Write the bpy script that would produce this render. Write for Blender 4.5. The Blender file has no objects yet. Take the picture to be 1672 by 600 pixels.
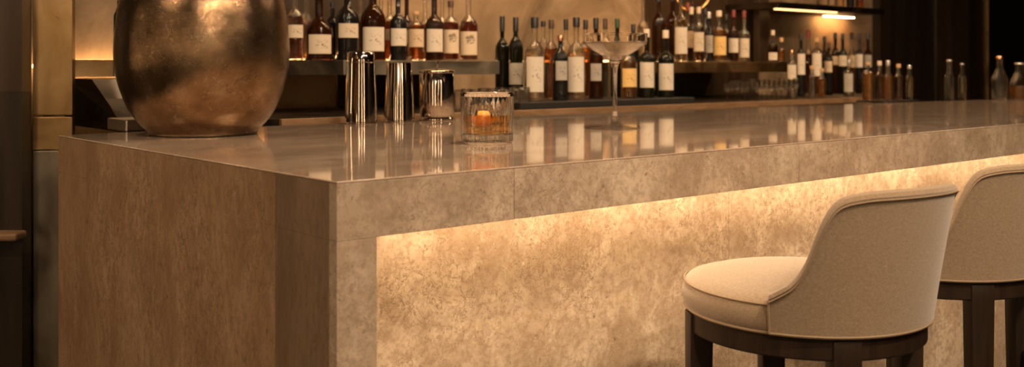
import bpy, bmesh, math, random
from mathutils import Vector, Matrix
random.seed(7)
PI = math.pi
scene = bpy.context.scene
COL = scene.collection

# ---------------------------------------------------------------- camera
F = 1668.0; CX = 836.0; HY = 107.0           # focal length in px, optical centre, horizon row (1672x600 frame)
CAMZ = 1.20; TOPZ = 1.05
cam_d = bpy.data.cameras.new('camera'); cam = bpy.data.objects.new('camera', cam_d); COL.objects.link(cam)
cam.location = (0, 0, CAMZ); cam.rotation_euler = (PI/2, 0, 0)
cam_d.sensor_width = 36; cam_d.lens = 36*F/1672
cam_d.shift_y = -(300-HY)/1672.0
cam_d.clip_start = .05
cam_d.dof.use_dof = True; cam_d.dof.focus_distance = 1.9; cam_d.dof.aperture_fstop = 4.8
scene.camera = cam

scene.view_settings.view_transform = 'Standard'
scene.view_settings.look = 'None'
scene.view_settings.exposure = 0.42
scene.view_settings.gamma = 1.0
scene.view_settings.use_curve_mapping = False
try:
    scene.cycles.use_denoising = True
    scene.cycles.max_bounces = 16; scene.cycles.transmission_bounces = 16; scene.cycles.glossy_bounces = 6
    scene.cycles.transparent_max_bounces = 32; scene.cycles.diffuse_bounces = 4
    scene.cycles.sample_clamp_indirect = 6.0
    scene.cycles.blur_glossy = 0.0
except Exception: pass

w = bpy.data.worlds.new('world'); scene.world = w; w.use_nodes = True
w.node_tree.nodes['Background'].inputs[0].default_value = (1.0, .62, .36, 1)
w.node_tree.nodes['Background'].inputs[1].default_value = 0.006

# ---------------------------------------------------------------- coordinates
CO = Vector((-.2256, 1.316)); U = Vector((.7606, .6493)); NN = Vector((-.6493, .7606))
ANG = math.atan2(U.y, U.x)
def W(s, n, z=0.0):
    p = CO + U*s + NN*n
    return Vector((p.x, p.y, z))
def onN(px, N):                                # s of the point at image column px on the plane n = N
    k = (px-CX)/F
    Y = (N + NN.y*CO.y + NN.x*CO.x)/(NN.x*k + NN.y)
    X = k*Y
    v = Vector((X, Y)) - CO
    return v.dot(U), Y
def at_y(px, y, z=TOPZ):                       # point on the horizontal plane z seen at (px, y)
    d = (CAMZ-z)*F/(y-HY)
    return Vector(((px-CX)/F*d, d, z)), d
def zof(y, d): return CAMZ - (y-HY)/F*d

# ---------------------------------------------------------------- lights
def area(name, loc, target, size, power, color=(1, .72, .45), size_y=None, spread=PI):
    l = bpy.data.lights.new(name, 'AREA'); l.energy = power; l.color = color
    l.size = size
    if size_y: l.shape = 'RECTANGLE'; l.size_y = size_y
    else: l.shape = 'DISK'
    l.spread = spread
    o = bpy.data.objects.new(name, l); COL.objects.link(o); o.location = loc
    o.rotation_euler = (Vector(target)-Vector(loc)).to_track_quat('-Z', 'Y').to_euler()
    return o
WARM = (1, .70, .43); NEUT = (1, .75, .51)
# unseen ceiling lamps, added to light the bar (the fittings are built below at the same places): position, aim, power, size
CEIL = 2.75
ADDED_LAMPS = [((1.15, .25, CEIL-.02), (.75, 1.8, .9), 30, .16, NEUT, 'above the nearer stool'),
         ((.75, -.8, CEIL-.02), (.3, 1.6, 1.0), 26, .16, NEUT, 'behind the camera, facing the bar corner'),
         ((-1.7, .2, CEIL-.02), (-.6, 2.0, .8), 12, .14, WARM, 'off the left end of the bar'),
         ((2.3, .9, CEIL-.02), (1.5, 2.6, .9), 20, .16, NEUT, 'above the farther stool'),
         ((.25, 2.1, CEIL-.02), (.3, 2.15, .9), 20, .14, WARM, 'above the whisky glass'),
         ((1.9, 3.3, CEIL-.02), (1.9, 3.35, .9), 10, .14, WARM, 'above the far half of the bar top'),
         ((2.7, 4.2, CEIL-.02), (2.1, 4.4, .9), 14, .14, WARM, 'above the clear bottles at the bar end'),
         ((-1.25, 1.75, CEIL-.02), (-1.1, 1.8, .9), 6, .14, WARM, 'above the bronze vase')]
for i, (loc, tg, pw, sz, c, wh) in enumerate(ADDED_LAMPS):
    area('added_ceiling_light', loc, tg, sz, pw, c, spread=2.3)
# back bar wash from above the bottles
p = W(onN(760, 1.5)[0], 1.45, 2.1); area('back_bar_light', p, W(onN(760, 1.9)[0], 1.95, 1.25), .6, 5, (1, .62, .31), size_y=.12)
p = W(onN(960, 1.5)[0], 1.40, 2.1); area('back_bar_light', p, W(onN(960, 1.9)[0], 1.95, 1.25), .9, 6.5, (1, .62, .31), size_y=.12)
p = W(onN(1250, 1.5)[0], 1.40, 2.0); area('back_bar_light', p, W(onN(1260, 1.8)[0], 1.8, 1.15), 1.0, 5, (1, .62, .31), size_y=.12)

# ---------------------------------------------------------------- materials
def mat(name, color=(.5, .5, .5), rough=.5, metal=0, trans=0, ior=1.45, emit=None, es=0, coat=0, sheen=0, spec=.5):
    m = bpy.data.materials.new(name); m.use_nodes = True
    b = m.node_tree.nodes['Principled BSDF']
    b.inputs['Base Color'].default_value = (*color, 1); b.inputs['Roughness'].default_value = rough
    b.inputs['Metallic'].default_value = metal; b.inputs['IOR'].default_value = ior
    b.inputs['Transmission Weight'].default_value = trans; b.inputs['Coat Weight'].default_value = coat
    b.inputs['Sheen Weight'].default_value = sheen; b.inputs['Specular IOR Level'].default_value = spec
    if emit:
        b.inputs['Emission Color'].default_value = (*emit, 1); b.inputs['Emission Strength'].default_value = es
    return m
class G:                                        # small node-graph helper
    def __init__(s, m): s.m = m; s.t = m.node_tree; s.n = s.t.nodes; s.b = s.n['Principled BSDF']
    def new(s, typ, **kw):
        n = s.n.new(typ)
        for k, v in kw.items(): setattr(n, k, v)
        return n
    def link(s, a, b): s.t.links.new(a, b)
    def coord(s, kind='Object', scale=(1, 1, 1), loc=(0, 0, 0), rot=(0, 0, 0)):
        tc = s.new('ShaderNodeTexCoord'); mp = s.new('ShaderNodeMapping')
        mp.inputs['Scale'].default_value = scale; mp.inputs['Location'].default_value = loc; mp.inputs['Rotation'].default_value = rot
        s.link(tc.outputs[kind], mp.inputs['Vector']); return mp.outputs['Vector']
    def noise(s, vec, scale, detail=4, rough=.55, dist=0):
        n = s.new('ShaderNodeTexNoise'); n.inputs['Scale'].default_value = scale; n.inputs['Detail'].default_value = detail
        n.inputs['Roughness'].default_value = rough; n.inputs['Distortion'].default_value = dist
        s.link(vec, n.inputs['Vector']); return n.outputs['Fac']
    def ramp(s, fac, stops):
        r = s.new('ShaderNodeValToRGB'); e = r.color_ramp.elements
        while len(e) < len(stops): e.new(.5)
        for i, (p, c) in enumerate(stops): e[i].position = p; e[i].color = (*c, 1) if len(c) == 3 else c
        s.link(fac, r.inputs['Fac']); return r.outputs['Color']
    def mix(s, fac, a, b, blend='MIX'):
        m = s.new('ShaderNodeMix', data_type='RGBA', blend_type=blend)
        if isinstance(fac, (int, float)): m.inputs[0].default_value = fac
        else: s.link(fac, m.inputs[0])
        for i, v in ((6, a), (7, b)):
            if isinstance(v, tuple): m.inputs[i].default_value = (*v, 1)
            else: s.link(v, m.inputs[i])
        return m.outputs[2]
    def bump(s, h, strength=.2, dist=.002):
        b = s.new('ShaderNodeBump'); b.inputs['Strength'].default_value = strength; b.inputs['Distance'].default_value = dist
        s.link(h, b.inputs['Height']); s.link(b.outputs['Normal'], s.b.inputs['Normal'])
    def col(s, c): s.link(c, s.b.inputs['Base Color'])
    def rough(s, c): s.link(c, s.b.inputs['Roughness'])

def stone(name, lo, mid, hi, vein, rough=.45, stretch=(1, 1, 1), off=(0, 0, 0), fine=1.0, coat=0, seedrot=0):
    m = mat(name, mid, rough, coat=coat); g = G(m)
    v = g.coord('Object', stretch, off, (0, 0, seedrot))
    big = g.noise(v, 2.6, 6, .6, .6)
    c = g.ramp(big, [(.32, lo), (.5, mid), (.68, hi)])
    blot = g.noise(v, 8, 8, .66, .5)
    c = g.mix(g.ramp(blot, [(.44, (0, 0, 0)), (.60, (.62, .62, .62))]), c, vein)
    mo = g.noise(v, 55, 8, .8, .3)
    c = g.mix(g.ramp(mo, [(.44, (.5*fine, .5*fine, .5*fine)), (.52, (0, 0, 0))]), c, vein)
    lt = g.noise(v, 13, 8, .72, .4)
    c = g.mix(g.ramp(lt, [(.52, (0, 0, 0)), (.70, (.38*fine, .38*fine, .38*fine))]), c, tuple(min(1, x*1.18) for x in hi))
    sq = g.noise(v, 42, 5, .66, .7)
    line = g.ramp(sq, [(.478, (0, 0, 0)), (.496, (.75*fine,)*3), (.506, (.75*fine,)*3), (.522, (0, 0, 0))])
    msk = g.ramp(g.noise(v, 6.5, 3, .5), [(.40, (0, 0, 0)), (.56, (1, 1, 1))])
    c = g.mix(g.mix(1.0, line, msk, 'MULTIPLY'), c, tuple(x*.8 for x in vein))
    sq2 = g.noise(v, 60, 4, .66, .8)
    line2 = g.ramp(sq2, [(.486, (0, 0, 0)), (.5, (.5*fine,)*3), (.514, (0, 0, 0))])
    msk2 = g.ramp(lt, [(.40, (0, 0, 0)), (.58, (1, 1, 1))])
    c = g.mix(g.mix(1.0, line2, msk2, 'MULTIPLY'), c, tuple(min(1, x*1.25) for x in hi))
    pit = g.noise(v, 85, 3, .6, .5)
    c = g.mix(g.ramp(pit, [(.64, (0, 0, 0)), (.72, (.6*fine,)*3)]), c, tuple(x*.5 for x in vein))
    g.col(c)
    g.bump(pit, .10, .0015)
    return m
STONE_FRONT = stone('stone_front', (.29, .21, .145), (.37, .28, .20), (.46, .36, .265), (.20, .135, .086))
STONE_PANEL = stone('stone_panel', (.34, .25, .165), (.44, .34, .24), (.53, .43, .32), (.24, .16, .095), fine=1.3, off=(3, 1, 2))
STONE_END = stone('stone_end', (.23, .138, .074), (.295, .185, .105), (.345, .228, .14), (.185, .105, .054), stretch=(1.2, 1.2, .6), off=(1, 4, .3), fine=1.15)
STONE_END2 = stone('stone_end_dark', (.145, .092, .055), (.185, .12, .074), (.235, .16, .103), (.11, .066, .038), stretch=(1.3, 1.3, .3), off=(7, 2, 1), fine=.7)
STONE_TOP = stone('stone_top', (.33, .245, .18), (.41, .31, .235), (.48, .375, .29), (.26, .18, .13), rough=.07, off=(2, 5, 3), stretch=(.7, 1.6, 1), fine=.7, coat=.6)
STONE_TOP.node_tree.nodes['Principled BSDF'].inputs['Coat Roughness'].default_value = .03
STONE_TOP.node_tree.nodes['Principled BSDF'].inputs['IOR'].default_value = 1.6
for l in list(STONE_TOP.node_tree.links):
    if l.to_socket.name == 'Normal': STONE_TOP.node_tree.links.remove(l)

ZS_ = 1.216
WALLST = mat('wall_plaster', (.35, .25, .16), .7); g = G(WALLST)
v = g.coord('Object', (1, 1, 1)); a = g.noise(v, 2.2, 8, .6, 1.5); b2 = g.noise(v, 9, 6, .6, .5)
c = g.ramp(a, [(.35, (.10, .062, .03)), (.5, (.18, .118, .064)), (.66, (.26, .18, .105))]); c = g.mix(g.ramp(b2, [(.5, (0, 0, 0)), (.7, (.5, .5, .5))]), c, (.22, .15, .09)); g.col(c)

def wood(name, a, b, rough=.35, scale=(14, 14, .8)):
    m = mat(name, a, rough); g = G(m); v = g.coord('Object', scale); n = g.noise(v, 3, 5, .6, .8)
    g.col(g.ramp(n, [(.35, a), (.65, b)])); return m
WALNUT = wood('dark_walnut', (.009, .0048, .003), (.022, .012, .0065), .45)
WALNUT.node_tree.nodes['Principled BSDF'].inputs['Specular IOR Level'].default_value = .25
PANELW = wood('dark_panel_wood', (.010, .006, .0035), (.022, .013, .007), .35, (5, 5, .4))
PANELW2 = wood('brown_panel_wood', (.024, .0135, .007), (.042, .025, .0135), .3, (5, 5, .4))
TANW = wood('tan_edge_wood', (.16, .09, .045), (.24, .14, .075), .35, (3, 3, 20))

def brushed(name, a, b, rough, metal=1.0, scale=(2, 2, 2), ns=3):
    m = mat(name, a, rough, metal); g = G(m); v = g.coord('Object', scale); n = g.noise(v, ns, 6, .6, .8)
    g.col(g.ramp(n, [(.35, a), (.65, b)]))
    g.rough(g.ramp(n, [(.3, (rough*.75,)*3), (.7, (min(1, rough*1.35),)*3)])); return m
BRASS = brushed('aged_brass', (.34, .21, .09), (.52, .36, .18), .34)
BRONZE = brushed('bronze_panel', (.22, .13, .055), (.34, .21, .10), .38)
GREYM = brushed('grey_bronze_panel', (.20, .17, .13), (.30, .26, .20), .40)
DKM = brushed('dark_metal', (.03, .022, .016), (.06, .045, .03), .4)
STEEL = mat('polished_steel', (.66, .60, .54), .07, 1)
STEELB = brushed('brushed_steel', (.42, .37, .31), (.55, .49, .42), .3)
VASE = mat('hammered_bronze', (.3, .2, .12), .3, .95); g = G(VASE)
v = g.coord('Object', (1, 1, 1)); a = g.noise(v, 5, 6, .62, .8); f = g.noise(v, 95, 8, .8, .8); s2 = g.noise(v, 22, 8, .78, .6)
c = g.ramp(a, [(.32, (.09, .056, .03)), (.5, (.19, .122, .068)), (.68, (.30, .205, .125))])
c = g.mix(g.ramp(f, [(.55, (0, 0, 0)), (.68, (.6, .6, .6))]), c, (.50, .38, .25)); c = g.mix(g.ramp(s2, [(.52, (0, 0, 0)), (.66, (.65,)*3)]), c, (.09, .055, .03)); g.col(c)
g.rough(g.ramp(s2, [(.3, (.12,)*3), (.7, (.32,)*3)])); g.bump(f, .16, .0025)

FABRIC = mat('linen_fabric', (.42, .32, .22), .95, sheen=.25, spec=.15); g = G(FABRIC)
v = g.coord('Object', (1, 1, 1)); wx = g.noise(g.coord('Object', (260, 260, 1500)), 1, 2, .5); wz = g.noise(g.coord('Object', (1300, 1300, 230)), 1, 2, .5)
mx = g.mix(.5, wx, wz); c = g.ramp(mx, [(.38, (.15, .104, .064)), (.52, (.208, .148, .095)), (.66, (.265, .198, .134))])
c = g.mix(g.ramp(g.noise(v, 7, 4), [(.4, (0, 0, 0)), (.7, (.25,)*3)]), c, (.19, .135, .086)); g.col(c); g.bump(mx, .6, .001)
PIPING = mat('piping_fabric', (.22, .155, .098), .9, spec=.15)

GLASS = mat('clear_glass', (1, 1, 1), 0, trans=1, ior=1.48)
WHISKY = mat('whisky', (.98, .63, .20), 0, trans=1, ior=1.34)
PEEL = mat('orange_fruit', (.95, .45, .07), .45, coat=.3); g = G(PEEL); g.bump(g.noise(g.coord('Object'), 260, 2), .3, .0008)
def see_through(m, tr, k):
    """a share k of the light passes straight, the rest refracts"""
    t = m.node_tree; b = t.nodes['Principled BSDF']; o = t.nodes['Material Output']
    tb = t.nodes.new('ShaderNodeBsdfTransparent'); tb.inputs[0].default_value = (*tr, 1)
    mx = t.nodes.new('ShaderNodeMixShader'); mx.inputs[0].default_value = k
    t.links.new(b.outputs[0], mx.inputs[1]); t.links.new(tb.outputs[0], mx.inputs[2]); t.links.new(mx.outputs[0], o.inputs[0]); return m
THIN = see_through(mat('thin_glass', (1, 1, 1), 0, trans=1, ior=1.48), (.97, .97, .96), .45)
THINC = mat('crystal', (1, 1, 1), 0, trans=1, ior=1.5)
FOOT = see_through(mat('crystal_foot', (1, 1, 1), 0, trans=1, ior=1.5), (.98, .98, .98), .55)
WINEC = see_through(mat('pale_cocktail', (.98, .94, .86), 0, trans=1, ior=1.34), (.97, .93, .86), .3)
see_through(GLASS, (1, 1, 1), .12); see_through(WHISKY, (.97, .62, .19), .12)
def tint(name, c, r=.02, t=1.0):
    m = mat(name, c, r, trans=t, ior=1.36)
    return see_through(m, c, .15) if t > .5 else m
BOT = {'amber': tint('amber_spirit', (.46, .155, .018)), 'red': tint('red_amber_spirit', (.26, .06, .009)),
       'dark': tint('dark_brown_glass', (.11, .035, .010), t=.85), 'black': tint('black_glass', (.012, .010, .009), .05, .3),
       'green': tint('dark_green_glass', (.030, .030, .014), t=.8), 'gold': tint('golden_spirit', (.80, .42, .08), t=.9),
       'clear': tint('clear_spirit', (.93, .90, .82)), 'pale': tint('pale_spirit', (.93, .80, .52)),
       'teal': tint('teal_glass', (.01, .22, .24))}
CAPM = {'black': mat('black_cap', (.012, .010, .010), .4), 'brown': mat('brown_cap', (.05, .025, .014), .45), 'cork': mat('cork', (.45, .27, .13), .8),
        'cream': mat('cream_foil', (.55, .44, .33), .5), 'copper': mat('copper_cap', (.62, .30, .16), .25, 1), 'red': mat('dark_red_cap', (.14, .02, .012), .45),
        'green': mat('green_cap', (.02, .05, .02), .4), 'silver': mat('silver_foil', (.5, .46, .42), .3, .8)}
def label_mat(name, base, ink, thr=.56, lo=.25, hi=.75):
    m = mat(name, base, .75); g = G(m)
    v = g.coord('Generated', (5, 5, 9)); n = g.noise(v, 1.3, 3, .6, .4)
    rnd = g.new('ShaderNodeObjectInfo'); sep = g.new('ShaderNodeSeparateXYZ'); tc = g.new('ShaderNodeTexCoord')
    g.link(tc.outputs['Generated'], sep.inputs[0])
    band = g.ramp(sep.outputs['Z'], [(lo, (0, 0, 0)), (lo+.06, (1, 1, 1)), (hi-.06, (1, 1, 1)), (hi, (0, 0, 0))])
    sx = g.ramp(sep.outputs['X'], [(.25, (0, 0, 0)), (.35, (1, 1, 1)), (.8, (1, 1, 1)), (.9, (0, 0, 0))])
    k = g.mix(1.0, g.mix(1.0, g.ramp(n, [(thr-.03, (0, 0, 0)), (thr+.04, (.85,)*3)]), band, 'MULTIPLY'), sx, 'MULTIPLY')
    g.col(g.mix(k, base, ink)); return m
LAB = {'cream': label_mat('cream_label', (.50, .41, .30), (.12, .08, .05)), 'white': label_mat('white_label', (.54, .46, .365), (.14, .10, .08), .58),
       'mark': label_mat('emblem_label', (.54, .42, .29), (.10, .075, .05), .47, .45, .88), 'tan': label_mat('tan_label', (.50, .37, .24), (.12, .07, .04)),
       'grey': label_mat('grey_label', (.33, .29, .24), (.08, .06, .05), .55), 'dark': label_mat('dark_label', (.07, .05, .04), (.3, .2, .1), .6),
       'yellow': label_mat('yellow_label', (.62, .40, .14), (.16, .08, .03), .57)}
def led(name, c, s): return mat(name, (0, 0, 0), .5, emit=c, es=s)
LEDW = led('warm_led', (1, .71, .44), 48)
LEDB = led('shelf_led', (1, .56, .23), 24)
LEDD = led('alcove_led', (1, .52, .18), 3)
LEDE = led('alcove_back_led', (1, .52, .2), 110)
FILLT = led('added_tube_glow', (1, .68, .38), 9)  # glow of the added wall tubes
FILLG = led('added_globe_glow', (1, .72, .45), 80)  # glow of the added globes
FILLE = led('added_lamp_diffuser', (1, .80, .58), 6)

# ---------------------------------------------------------------- mesh helpers
def link(name, bm, m, parent=None, loc=None, rotz=None, smooth=True):
    me = bpy.data.meshes.new(name); bm.normal_update(); bm.to_mesh(me); bm.free()
    o = bpy.data.objects.new(name, me); COL.objects.link(o)
    if m: me.materials.append(m)
    if smooth:
        for p in me.polygons: p.use_smooth = True
        try: me.set_sharp_from_angle(angle=math.radians(38))
        except Exception: pass
    if parent: o.parent = parent
    if loc is not None: o.location = loc
    if rotz is not None: o.rotation_euler = (0, 0, rotz)
    return o
def empty(name, loc=(0, 0, 0), rotz=0):
    o = bpy.data.objects.new(name, None); COL.objects.link(o); o.location = loc; o.rotation_euler = (0, 0, rotz); o.empty_display_size = .05
    return o
def tag(o, label=None, cat=None, group=None, kind=None):
    if label: o['label'] = label
    if cat: o['category'] = cat
    if group: o['group'] = group
    if kind: o['kind'] = kind
    return o
def box_bm(x0, x1, y0, y1, z0, z1, bev=0, bm=None):
    own = bm is None
    if own: bm = bmesh.new()
    r = bmesh.ops.create_cube(bm, size=1)
    bmesh.ops.scale(bm, vec=(x1-x0, y1-y0, z1-z0), verts=r['verts'])
    bmesh.ops.translate(bm, vec=((x0+x1)/2, (y0+y1)/2, (z0+z1)/2), verts=r['verts'])
    if bev and own: bmesh.ops.bevel(bm, geom=list(bm.edges), offset=bev, segments=2, profile=.5, affect='EDGES')
    return bm
def box(name, x0, x1, y0, y1, z0, z1, m, parent=None, bev=0, loc=None, rotz=None):
    return link(name, box_bm(x0, x1, y0, y1, z0, z1, bev), m, parent, loc, rotz, smooth=False)
def prism(name, pts, z0, z1, m, parent=None, bev=0, **k):
    bm = bmesh.new(); lo = [bm.verts.new((x, y, z0)) for x, y in pts]; hi = [bm.verts.new((x, y, z1)) for x, y in pts]
    bm.faces.new(lo[::-1]); bm.faces.new(hi); n = len(pts)
    for i in range(n): bm.faces.new((lo[i], lo[(i+1) % n], hi[(i+1) % n], hi[i]))
    bmesh.ops.recalc_face_normals(bm, faces=bm.faces)
    if bev: bmesh.ops.bevel(bm, geom=list(bm.edges), offset=bev, segments=2, profile=.5, affect='EDGES')
    return link(name, bm, m, parent, smooth=False, **k)
def lathe_bm(prof, seg=48, bm=None, c=(0, 0), rfun=None):
    """prof: (r, z) list; r = 0 at either end closes it; open ends are capped unless the profile closes on itself"""
    if bm is None: bm = bmesh.new()
    rings = []
    for k, (r, z) in enumerate(prof):
        if r <= 1e-6: rings.append([bm.verts.new((c[0], c[1], z))]); continue
        rings.append([bm.verts.new((c[0]+(r*(rfun(j/seg*2*PI, z) if rfun else 1))*math.cos(j/seg*2*PI), c[1]+(r*(rfun(j/seg*2*PI, z) if rfun else 1))*math.sin(j/seg*2*PI), z)) for j in range(seg)])
    for a, b in zip(rings, rings[1:]):
        for j in range(seg):
            j2 = (j+1) % seg
            if len(a) == 1 and len(b) == 1: continue
            if len(a) == 1: bm.faces.new((a[0], b[j2], b[j]))
            elif len(b) == 1: bm.faces.new((a[j], a[j2], b[0]))
            else: bm.faces.new((a[j], a[j2], b[j2], b[j]))
    bmesh.ops.remove_doubles(bm, verts=list(bm.verts), dist=2e-6)
    bmesh.ops.recalc_face_normals(bm, faces=bm.faces)
    return bm
def dense(prof, d=.0005):
    """support points either side of every profile corner, so straight glass walls shade straight"""
    out = [prof[0]]
    for i in range(1, len(prof)):
        a, b = Vector(prof[i-1]), Vector(prof[i]); l = (b-a).length
        if l > 3*d:
            u = (b-a)/l; out += [tuple(a+u*d), tuple(a+u*l*.5), tuple(b-u*d)]
        out.append(prof[i])
    return out
def lathe(name, prof, m, parent=None, seg=48, **k):
    rf = k.pop('rfun', None)
    return link(name, lathe_bm(prof, seg, rfun=rf), m, parent, **k)
def tube(name, pts, r, m, parent=None, seg=8, closed=False, **k):
    bm = bmesh.new(); pts = [Vector(p) for p in pts]; n = len(pts); rings = []
    for i, p in enumerate(pts):
        a = pts[(i-1) % n] if (closed or i > 0) else p; b = pts[(i+1) % n] if (closed or i < n-1) else p
        t = (b-a).normalized(); up = Vector((0, 0, 1)) if abs(t.z) < .95 else Vector((1, 0, 0))
        x = t.cross(up).normalized(); y = x.cross(t)
        rr = r[i] if isinstance(r, (list, tuple)) else r
        rings.append([bm.verts.new(p + x*rr*math.cos(q/seg*2*PI) + y*rr*math.sin(q/seg*2*PI)) for q in range(seg)])
    for i in range(n if closed else n-1):
        a, b = rings[i], rings[(i+1) % n]
        for q in range(seg): bm.faces.new((a[q], a[(q+1) % seg], b[(q+1) % seg], b[q]))
    if not closed: bm.faces.new(rings[0][::-1]); bm.faces.new(rings[-1])
    bmesh.ops.recalc_face_normals(bm, faces=bm.faces)
    return link(name, bm, m, parent, **k)
def smooth_prof(pts, n=6):                     # Catmull-Rom through the (r, z) points
    out = []
    for i in range(len(pts)-1):
        p0 = pts[max(i-1, 0)]; p1 = pts[i]; p2 = pts[i+1]; p3 = pts[min(i+2, len(pts)-1)]
        for k in range(n):
            t = k/n; q = []
            for d in (0, 1):
                q.append(.5*((2*p1[d]) + (-p0[d]+p2[d])*t + (2*p0[d]-5*p1[d]+4*p2[d]-p3[d])*t*t + (-p0[d]+3*p1[d]-3*p2[d]+p3[d])*t**3))
            out.append(tuple(q))
    out.append(tuple(pts[-1])); return out
def interp(x, tab):
    if x <= tab[0][0]: return tab[0][1]
    for (a, va), (b, vb) in zip(tab, tab[1:]):
        if x <= b:
            t = (x-a)/(b-a); return va+(vb-va)*t
    return tab[-1][1]

# ---------------------------------------------------------------- the room
def struct(o): o['kind'] = 'structure'; return o
FLOORM = mat('dark_stone_floor', (.035, .024, .016), .35); g = G(FLOORM); g.col(g.ramp(g.noise(g.coord('Object'), 3, 5), [(.3, (.025, .017, .011)), (.7, (.05, .035, .024))]))
CEILM = mat('dark_ceiling', (.07, .045, .028), .8); g = G(CEILM); g.col(g.ramp(g.noise(g.coord('Object'), 2, 4), [(.3, (.05, .032, .02)), (.7, (.085, .055, .035))]))
struct(box('floor', -5, 9, -4.5, 11, -.1, 0, FLOORM))
struct(box('ceiling', -5, 9, -4.5, 11, CEIL, CEIL+.1, CEILM))
BACKM = wood('brown_wall_wood', (.03, .018, .01), (.06, .036, .02), .6, (3, 3, .4))
struct(box('wall_back', -5, 9, -4.6, -4.5, 0, CEIL, BACKM))
struct(box('wall_right', 9, 9.1, -4.5, 11, 0, CEIL, PANELW2))
struct(box('wall_left', -5.1, -5, -4.5, 11, 0, CEIL, PANELW2))
# stone wall behind the back bar, in the bar's own direction
sA0 = onN(60, 2.05)[0]-.3; sM, _ = onN(1052, 2.05); sM2, _ = onN(1247, 2.0); xs0 = onN(1440, 1.99)[0]
struct(box('wall_front', sA0, sM, 2.05, 2.15, 0, CEIL, WALLST, loc=W(0, 0), rotz=ANG))
struct(box('wall_panel', sM+.002, sM2, 2.03, 2.15, 0, CEIL, PANELW2, loc=W(0, 0), rotz=ANG))
struct(box('wall_alcove', sM2+.002, xs0-.002, 2.05, 2.15, 0, CEIL, WALLST, loc=W(0, 0), rotz=ANG))
struct(box('wall_panel', onN(425, 2.03)[0], onN(609, 2.03)[0], 2.03, 2.048, ZS_, CEIL, wood('olive_panel_wood', (.02, .013, .007), (.045, .03, .016), .4, (3, 3, .6)), loc=W(0, 0), rotz=ANG))
# dark wall block to the right of the alcove, with its panel joints
xs = [onN(p_, 1.99)[0] for p_ in (1440, 1529, 1583, 1613, 1760)]
struct(box('wall_block', xs[0], xs[1]-.002, 2.0, 2.15, 0, CEIL, PANELW, loc=W(0, 0), rotz=ANG))
struct(box('wall_block', xs[1], xs[2]-.002, 1.99, 2.15, 0, CEIL, PANELW2, loc=W(0, 0), rotz=ANG))
struct(box('wall_block', xs[2], xs[3]-.002, 2.0, 2.15, 0, CEIL, PANELW, loc=W(0, 0), rotz=ANG))
struct(box('trim_1', xs[3], xs[3]+.012, 1.985, 2.15, 0, CEIL, BRONZE, loc=W(0, 0), rotz=ANG))
struct(box('wall_block', xs[3]+.014, xs[4]+2.2, 2.0, 2.15, 0, CEIL, mat('black_panel', (.008, .007, .005), .3), loc=W(0, 0), rotz=ANG))
# left: dark timber wall with its ledge, and the brass pilaster
zw = zof(150, 2.5)
struct(box('wall_side', -5, -1.199, 2.5, 2.549, zw+.0005, CEIL, PANELW2))
struct(box('wall_side', -5, -1.199, 2.5, 2.549, 0, zw, PANELW))
# brass clad pilaster
pl = empty('brass_pilaster', ((-1.098-1.197)/2, 2.55, 0)); tag(pl, 'tall brass-clad pilaster at the left, behind the bar end', 'column')
zj = zof(190, 2.55)
box('upper_cladding', -.0495, .0495, 0, .02, zj+.002, CEIL-.001, BRASS, pl, .002)
box('middle_cladding', -.0495, .0495, 0, .02, zof(246, 2.55)+.001, zj-.002, BRASS, pl, .002)
box('lower_cladding', -.0495, .0495, .002, .02, 0.0, zof(246, 2.55)-.001, GREYM, pl, .002)
# small ledge on the left wall
d = 2.44; lg = empty('wall_shelf', ((-20-CX)/F*d, d, zof(395, d))); tag(lg, 'tan wooden shelf end with rounded edge at the far left wall', 'shelf')
box('board', -.35, ((26-CX)/F*d)-((-20-CX)/F*d), 0, .058, 0, (393-380)/F*d, TANW, lg, .006)

# ---------------------------------------------------------------- the bar counter (local x along its front, y into it)
bar = empty('bar_counter', W(0, 0), ANG); tag(bar, 'long stone bar counter with polished top, deep apron and lit recessed front', 'bar counter')
L = 4.7; AZ = TOPZ-.078; LW = .061; RC = .20; TH = .02; TT = .003
back = [(0, 1.153), (.5, 1.165), (1.27, 1.142), (2.25, 1.08), (2.99, 1.017), (4.09, .868), (L, .80)]
def bez(tab, x): return interp(x, tab)
pts = [(0, 0), (L, 0)] + [(x_, bez(back, x_)) for x_ in [L*(1-i/24) for i in range(25)]]
prism('countertop', pts, TOPZ-TT, TOPZ, STONE_TOP, bar, .0012)
for i, (a_, b_) in enumerate(((0, .301), (.301, 1.03), (1.03, 2.3), (2.3, L))):
    box('apron', a_+(.0004 if i else 0), b_-.0004, .0, TH, AZ, TOPZ-TT-.0002, STONE_FRONT, bar, .0008)
box('corner_leg', 0, LW, .0, TH, 0, AZ-.0002, STONE_FRONT, bar, .0005)
box('leg_return', LW-TH, LW, TH+.0005, RC, 0, AZ-.0006, STONE_FRONT, bar)
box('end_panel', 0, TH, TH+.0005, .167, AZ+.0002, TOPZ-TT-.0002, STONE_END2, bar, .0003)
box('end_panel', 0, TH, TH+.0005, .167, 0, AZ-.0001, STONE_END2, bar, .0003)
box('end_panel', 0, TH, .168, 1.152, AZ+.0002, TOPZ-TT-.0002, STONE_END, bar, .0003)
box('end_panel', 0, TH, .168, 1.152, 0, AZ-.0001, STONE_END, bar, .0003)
s1 = onN(1190, RC)[0]
for a_, b_ in ((LW, s1), (s1, s1+1.2), (s1+1.2, L)):
    box('front_panel', a_+.0006, b_-.0006, RC, RC+TH, 0, AZ+.033, STONE_PANEL, bar, .0008)
box('soffit', LW+.001, L, TH+.001, RC-.001, AZ+.034, AZ+.045, STONE_FRONT, bar)
box('carcass', TH+.002, L, RC+TH+.001, .78, 0.0, TOPZ-TT-.001, PANELW, bar)
box('light_strip', LW+.03, L-.05, .085, .099, AZ+.025, AZ+.0335, LEDW, bar)

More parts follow.
